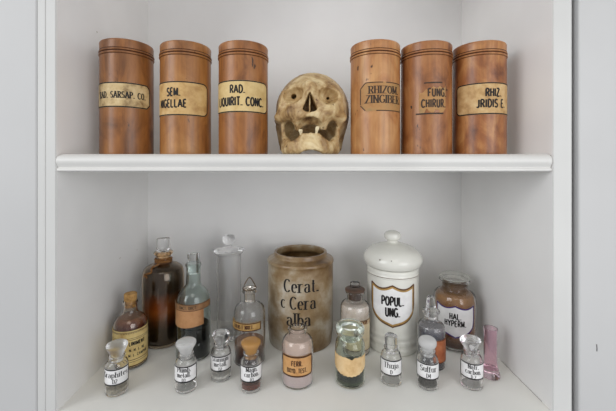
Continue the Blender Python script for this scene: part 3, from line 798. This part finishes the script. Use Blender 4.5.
# 7 ---- white porcelain jar
t = thing('porcelain_jar', 'white lidded porcelain apothecary jar with a gold shield marked POPUL. UNG.', 'jar', on_floor(392.5, .762), face(392.5, .762))
R7 = .0556
ridge = [(0, 0), (.0545, 0, .002), (.0572, .004, .002), (.0572, .012, .001), (.0562, .0135, .001), (.0562, .0195, .001), (.0572, .0215, .001), (.0572, .0275, .001), (.0560, .0295, .001), (.0560, .034, .001), (.0566, .036, .001), (.0566, .0405, .001), (R7, .044, .003), (R7, .150), (R7, .158, .001), (.0564, .160, .001), (.0564, .164, .001), (R7, .166, .001), (R7, .172, .001), (.0536, .1755, .001), (.0500, .1755, .001), (.0495, .16, .004), (.0495, .012), (0, .010)]
mb = MB(); mb.lathe(fillet(ridge, 3), 80)
w7 = cyl(R7, 0)
mb.strip([(R7 * rad(a), .1625) for a in range(-180, 181, 5)], constw(.0005), lambda u, v, l: w7(u, v, l + .0009), .0003, 1)
def shield(W_, v0, v1, dip, tip):
    """heraldic outline: lo(u), hi(u)"""
    H = v1 - v0
    def hi(u):
        s = abs(u) / W_
        return v1 - dip * (math.sin(PI * min(1, s)) ** 1.0) * 1.0 - (dip * .15) * (1 - s)
    def lo(u):
        s = abs(u) / W_
        if s > .90: return v0 + H * (.30 + .30 * ((s - .90) / .10) ** 1.5)
        return v0 + H * tip * (s / .90) ** .75 * 1.0 + H * (.30 - tip) * (s / .90) ** 4
    return lo, hi
W7 = .0500
lo, hi = shield(W7, .0605, .1500, .0085, .13)
part_body = part(mb, 'body', [M['porcelain'], M['gold_brown']], t)
label_mesh(t, R7, 0, lo, hi, -W7, W7, [M['paper_white'], M['gold_brown'], M['ink'], M['gold']],
           [('POPUL.', 0, .1065, .0178, dict(sx=.68, pen=.20, gap=.12)), ('UNG.', .0, .0835, .0178, dict(sx=.66, pen=.20, gap=.12))],
           ((.0012, .0018, 1), (.0042, .0017, 3)), name='shield_label')
mb = MB(); mb.lathe(fillet([(0, .170), (.0475, .170, .001), (.0485, .1765), (.0560, .177, .001), (.0600, .1795, .003), (.0640, .188, .006), (.0640, .197, .008), (.054, .2125, .014), (.030, .2235, .012), (.0125, .2265, .004), (.0105, .231, .003), (.0170, .2345, .003), (.0185, .240, .004), (.0175, .247, .004), (.010, .252, .005), (0, .2535)], 6), 80)
for (a, z, r) in ((-24, .2005, .0013), (-2, .2012, .0010)):
    rr = .0635 - .0012
    q = Vector((rr * math.sin(rad(a)), -rr * math.cos(rad(a)), z))
    mb.tube([q, q + Vector((math.sin(rad(a)), -math.cos(rad(a)), 0.15)) * .0014], r, 8, 1)
part(mb, 'lid', [M['porcelain'], M['chip']], t)

# 8 ---- powder bottle with brown stopper
t = thing('powder_bottle', 'bottle of pinkish white powder with a brown stopper, between crock and porcelain jar', 'bottle', on_floor(355, .735), face(355, .735))
R8 = .0316
o8 = fillet([(0, 0), (.031, 0, .003), (R8, .005, .002), (R8, .094, .008), (.028, .104, .006), (.0185, .107, .003), (.0172, .110, .001), (.0172, .122, .001), (.0205, .1245, .001), (.0205, .127, .001), (.0195, .1275, .001), (.0145, .1277, .0005)])
mb = MB(); shell(mb, o8, .0016, .004); part(mb, 'glass_body', M['glass'], t)
pow8 = blotch('pinkish_white_powder', [(214, 198, 178), (234, 222, 208), (242, 234, 224)], 40, .9, seed=3)
lathe_part(inside(o8, .0016, .004, .004, .100), 'powder', pow8, t)
brown_st = plain('brown_waxed_stopper', (84, 62, 48), .4, .5, mottling=.25, mscale=90)
mb = MB(); mb.lathe(fillet([(0, .110), (.0140, .110, .001), (.0142, .128), (.0212, .1285, .001), (.0215, .132, .001), (.0175, .1345, .002), (.0105, .1355, .001), (0, .1355)]), 40)
part(mb, 'stopper', brown_st, t)
mb = MB(); mb.lathe(fillet([(0, .1355), (.0104, .1355), (.0104, .145, .001), (.0092, .147, .001), (0, .147)]), 32, warp=lambda x, y, z: (x, y * .5, z))
part(mb, 'stopper_grip', M['glass'], t, 'flat clear glass grip')
u = R8 * rad(62); lo, hi = rect_curves(-u, u, .012, .0765, 0)
cream8 = old_paper('cream_label', 9, [(196, 176, 140), (214, 198, 164), (222, 208, 178)])
orange8 = plain('orange_print', (176, 118, 52), .55, .3, mottling=.2, mscale=150)
mbl = MB(); w = cyl(R8, rad(14)); mbl.patch(lo, hi, -u, u, w)
mbl.strip([(-u + .001, .0705), (u - .001, .0705)], constw(.0045), w, .0005, 1)
mbl.strip(outline(lo, hi, -u, u, .0008), constw(.0007), w, .0006, 2)
write(mbl, 'PULV. LYCOP.', .006, .0685, .006, w, .0007, 2, sx=.7, pen=.2)
part(mbl, 'label', [cream8, orange8, M['ink_brown']], t)

# 9 ---- pale green squat jar
t = thing('green_glass_jar', 'small pale green glass jar with a flat glass lid and torn cream label', 'jar', on_floor(350, .631), face(350, .631))
R9 = .0275
o9 = fillet([(0, 0), (.0265, 0, .003), (R9, .005, .002), (R9, .066, .008), (.0255, .076, .006), (.0215, .081, .004), (.0212, .085, .002), (.0255, .0885, .002), (.0262, .0915, .001), (.025, .093, .001), (.019, .0932, .0005)])
mb = MB(); shell(mb, o9, .0022, .006); part(mb, 'glass_body', M['glass_olive'], t)
dark9 = zramp('dark_teal_powder', [(0, (70, 76, 54)), (.010, (60, 66, 52)), (.014, (26, 34, 38)), (.024, (22, 30, 34)), (.03, (70, 76, 62))], .6, 0, .3, 60, .05)
lathe_part(inside(o9, .0022, .006, .006, .030), 'powder', dark9, t)
lathe_part(fillet([(0, .078), (.0172, .078, .001), (.0182, .0935), (.0262, .0940, .001), (.0268, .0975, .002), (.0255, .1025, .003), (.022, .1055, .002), (.010, .1045, .003), (0, .104)], 5), 'lid', M['frost_green'], t)
u = R9 * rad(82)
cream9 = old_paper('torn_cream_label', 10, [(196, 160, 108), (220, 188, 138), (228, 202, 158)])
def lo9(u_): return .0235 + .012 * (u_ / u) ** 2 + .0006 * math.sin(u_ * 900)
def hi9(u_): return .0565 - .0035 * math.exp(-((u_ - .004) / .004) ** 2) + .0006 * math.sin(u_ * 700)
label_mesh(t, R9, rad(-4), lo9, hi9, -u, u, [cream9, M['ink_brown'], M['ink_soft']], (), None)

# 10 ---- pink powder bottle, open
t = thing('open_powder_bottle', 'open clear bottle of dusty pink powder with an orange framed label, before the crock', 'bottle', on_floor(297.5, .631), face(297.5, .631))
R10 = .0292
o10 = fillet([(0, 0), (.0285, 0, .003), (R10, .005, .002), (R10, .070, .008), (.026, .081, .007), (.0165, .0855, .003), (.0155, .088, .002), (.0155, .0925, .002), (.0178, .0945, .001), (.0182, .0975, .001), (.0172, .0995, .001), (.0145, .0995, .0005)])
mb = MB(); shell(mb, o10, .0016, .004); part(mb, 'glass_body', M['glass'], t)
pink10 = zramp('dusty_pink_powder', [(0, (204, 186, 184)), (.03, (220, 202, 196)), (.05, (222, 198, 184)), (.078, (222, 196, 178))], .85, 0, .4, 80, .09)
lathe_part(inside(o10, .0016, .004, .004, .080), 'powder', pink10, t)
u = R10 * rad(64); lo, hi = rect_curves(-u, u, .0235, .0605, .006, 'round')
or10 = old_paper('orange_label_paper', 11, [(176, 126, 72), (200, 150, 94), (208, 164, 108)])
label_mesh(t, R10, rad(-2), lo, hi, -u, u, [or10, M['ink_brown'], M['ink_brown']], [('FERR.', 0, .0435, .0085, dict(sx=.75, pen=.2, gap=.16)), ('OXYD. TEST.', 0, .0315, .0075, dict(sx=.66, pen=.2, gap=.16))], ((.0016, .0014, 1),))

# 11 ---- grey powder bottle
t = thing('grey_powder_bottle', 'stoppered bottle of dark grey powder with a red label, between white jar and shield-labelled jar', 'bottle', on_floor(431, .683), face(431, .683))
R11 = .0270
o11 = fillet([(0, 0), (.0262, 0, .003), (R11, .005, .002), (R11, .072, .008), (.0245, .083, .007), (.0145, .0875, .003), (.0135, .091, .002), (.0135, .101, .002), (.0168, .104, .001), (.0173, .107, .001), (.016, .109, .001), (.0115, .1092, .0005)])
mb = MB(); shell(mb, o11, .0016, .004); part(mb, 'glass_body', M['glass'], t)
grey11 = zramp('grey_powder', [(0, (74, 74, 80)), (.04, (84, 84, 92)), (.07, (92, 92, 102)), (.08, (140, 138, 140))], .7, 0, .4, 70, .09)
lathe_part(inside(o11, .0016, .004, .004, .080), 'powder', grey11, t)
mb = MB(); mb.lathe(fillet([(0, .092), (.0098, .092, .001), (.011, .1095), (.0104, .111, .001), (.0090, .118, .003), (.0086, .130, .003), (.0062, .1365, .003), (0, .1372)]), 36, warp=lambda x, y, z: (x, y * (.7 if z > .112 else 1), z))
part(mb, 'stopper', M['glass'], t, 'clear glass stopper')
u = R11 * rad(36); lo, hi = rect_curves(-u, u, .016, .060, .002, 'round')
red11 = old_paper('red_brown_label', 12, [(140, 72, 40), (172, 96, 56), (186, 120, 78)])
label_mesh(t, R11, rad(50), lo, hi, -u, u, [red11, M['ink_brown'], M['ink_brown']], (), ((.001, .0005, 1),))

# 12 ---- big jar of brown powder
t = thing('shield_label_jar', 'wide glass jar of brown powder with a white shield label marked HAL. HYPERM.', 'jar', on_floor(454.5, .765), face(454.5, .765))
R12 = .0445
o12 = fillet([(0, 0), (.0435, 0, .004), (R12, .006, .003), (R12, .104, .010), (.041, .1155, .007), (.0285, .120, .004), (.0268, .125, .003), (.0268, .137, .003), (.032, .140, .001), (.0340, .1425, .0015), (.032, .145, .001), (.024, .1455, .0005)])
mb = MB(); shell(mb, o12, .0022, .007); part(mb, 'glass_body', M['glass'], t)
brown12 = zramp('brown_powder', [(0, (66, 40, 20)), (.016, (92, 58, 30)), (.03, (136, 90, 50)), (.08, (160, 110, 62)), (.112, (172, 126, 78)), (.122, (120, 88, 58)), (.135, (104, 78, 54))], .85, 0, .14, 55, .14)
lathe_part(inside(o12, .0022, .007, .007, .137), 'powder', brown12, t)
lathe_part(fillet([(0, .139), (.0232, .139, .001), (.0235, .1458), (.0315, .1462, .001), (.0325, .149, .001), (.0315, .1515, .002), (.026, .1545, .003), (.012, .156, .003), (0, .156)], 5), 'lid', M['frost_lid'], t)
W12 = .0420
lo, hi = shield(W12, .0300, .1000, .0060, .16)
label_mesh(t, R12, rad(2), lo, hi, -W12, W12, [M['paper_white'], M['purple'], M['ink']],
           [('HAL.', .0, .0705, .0122, dict(sx=.78, pen=.19, gap=.14)), ('HYPERM.', .0, .0555, .0122, dict(sx=.74, pen=.19, gap=.14))], ((.0010, .0014, 1),), name='shield_label')

# 13 ---- pink glass vial
t = thing('pink_glass_vial', 'slim pink glass vial with a wider foot in the right corner', 'vial', on_floor(490.5, .645))
o13 = fillet([(0, 0), (.0158, 0, .002), (.0166, .003, .002), (.0160, .008, .003), (.0128, .018, .006), (.0116, .03, .004), (.0116, .084, .002), (.0124, .0900, .001), (.0120, .091, .0005)])
mb = MB(); shell(mb, o13, .0013, .016); part(mb, 'glass_body', M['glass_pink'], t)

# 14-20 ---- the small homoeopathy bottles with white labels
grp = 'small white-labelled bottles along the front'
BL = dict(sx=.84, pen=.165, nib=.3, serif=True, gap=.12)
sm = fillet([(0, 0), (.0178, 0, .003), (.0186, .004, .002), (.0186, .047, .006), (.0165, .0545, .004), (.0122, .0575, .002), (.0118, .061, .001), (.0136, .0625, .0008), (.0136, .0645, .0008), (.0112, .065, .0004)])
mush = fillet([(0, .054), (.0092, .054, .001), (.0106, .066), (.0118, .069, .003), (.0176, .0795, .003), (.0178, .083, .0015), (.014, .0855, .004), (0, .0865)], 5)
mush2 = fillet([(0, .054), (.0092, .054, .001), (.0106, .066), (.0132, .069, .003), (.0165, .079, .003), (.0160, .0835, .002), (.012, .0852, .003), (0, .0858)], 5)
ball = fillet([(0, .054), (.0092, .054, .001), (.0106, .066), (.0110, .0685, .002), (.0158, .0735, .005), (.0160, .0815, .006), (.011, .0868, .005), (0, .0875)], 6)
straight = fillet([(0, .054), (.0092, .054, .001), (.0106, .066), (.0112, .068, .001), (.0116, .083, .002), (.0105, .086, .002), (0, .0865)], 5)
dregs = plain('pale_grey_pellets', (226, 224, 216), .8, .3, mottling=.15, mscale=250)
dark_d = plain('dark_grey_dregs', (110, 108, 102), .7, .3, mottling=.3, mscale=250)
mid_d = plain('grey_brown_dregs', (176, 168, 150), .7, .3, mottling=.3, mscale=250)
red_d = plain('red_brown_crystals', (112, 58, 40), .6, .4, mottling=.4, mscale=250)
def small(px, Y, label, lines, stopper, smat, content, level, yaw, tilt=0.0):
    t = thing('remedy_bottle', label, 'bottle', on_floor(px, Y), face(px, Y), grp)
    mb = MB(); shell(mb, sm, .0014, .0055, 44); part(mb, 'glass_body', M['glass'], t)
    if content: lathe_part(inside(sm, .0014, .0055, .004, level), 'contents', content, t)
    st = lathe_part(stopper, 'stopper', smat, t, None, 44)
    if tilt: st.rotation_euler = (0, tilt, 0); st.location = (-.062 * math.sin(tilt), 0, .062 * (1 - math.cos(tilt)))
    u = .0186 * rad(80); a = rad(yaw)
    lo, hi = rect_curves(-u, u, .0205, .0485, .003, 'round')
    label_mesh(t, .0186, a, lo, hi, -u, u, [M['paper_white'], M['ink'], M['ink']], lines, ((.0011, .0011, 1),))
    return t
def L3(a, b, c): return [(a, 0, .0393, .0080, BL), (b, 0, .0302, .0080, BL), (c, 0, .0228, .0056, BL)]
def L2(a, b, h=.0095): return [(a, 0, .0345, h, dict(BL, sx=1.0)), (b, 0, .0243, .0070, BL)]
small(117, .602, 'small glass bottle labelled Graphites, at the left end of the front row', L2('Graphites', 'D2', .0088), mush, M['ground'], mid_d, .012, -10)
small(186, .610, 'small glass bottle labelled Plumb. metall., standing before the aqua bottle', L3('Plumb.', 'metall.', 'D3'), mush, M['frost'], None, .007, -12)
small(221, .642, 'small glass bottle labelled Stannum metall., standing before the tall glass cylinder', L3('Stannum', 'metall.', 'D2'), mush2, M['frost_clear'], dregs, .010, -4)
small(251, .611, 'small glass bottle labelled Magn. carbon., with a tan stopper', L3('Magn.', 'carbon.', 'D3'), mush, M['frost_tan'], red_d, .014, 4)
small(391, .629, 'small glass bottle labelled Thuja, standing before the porcelain jar', L2('Thuja', 'D'), straight, M['frost_clear'], None, .007, 2)
small(427.5, .618, 'small glass bottle labelled Sulfur, with a round white stopper', L2('Sulfur', 'D4'), ball, M['frost'], dark_d, .008, 6)
small(471.5, .618, 'small glass bottle labelled Natr. carbon., at the right end of the front row', L3('Natr.', 'carbon.', 'D 2'), mush, M['frost_clear'], None, .008, 10, rad(-6))
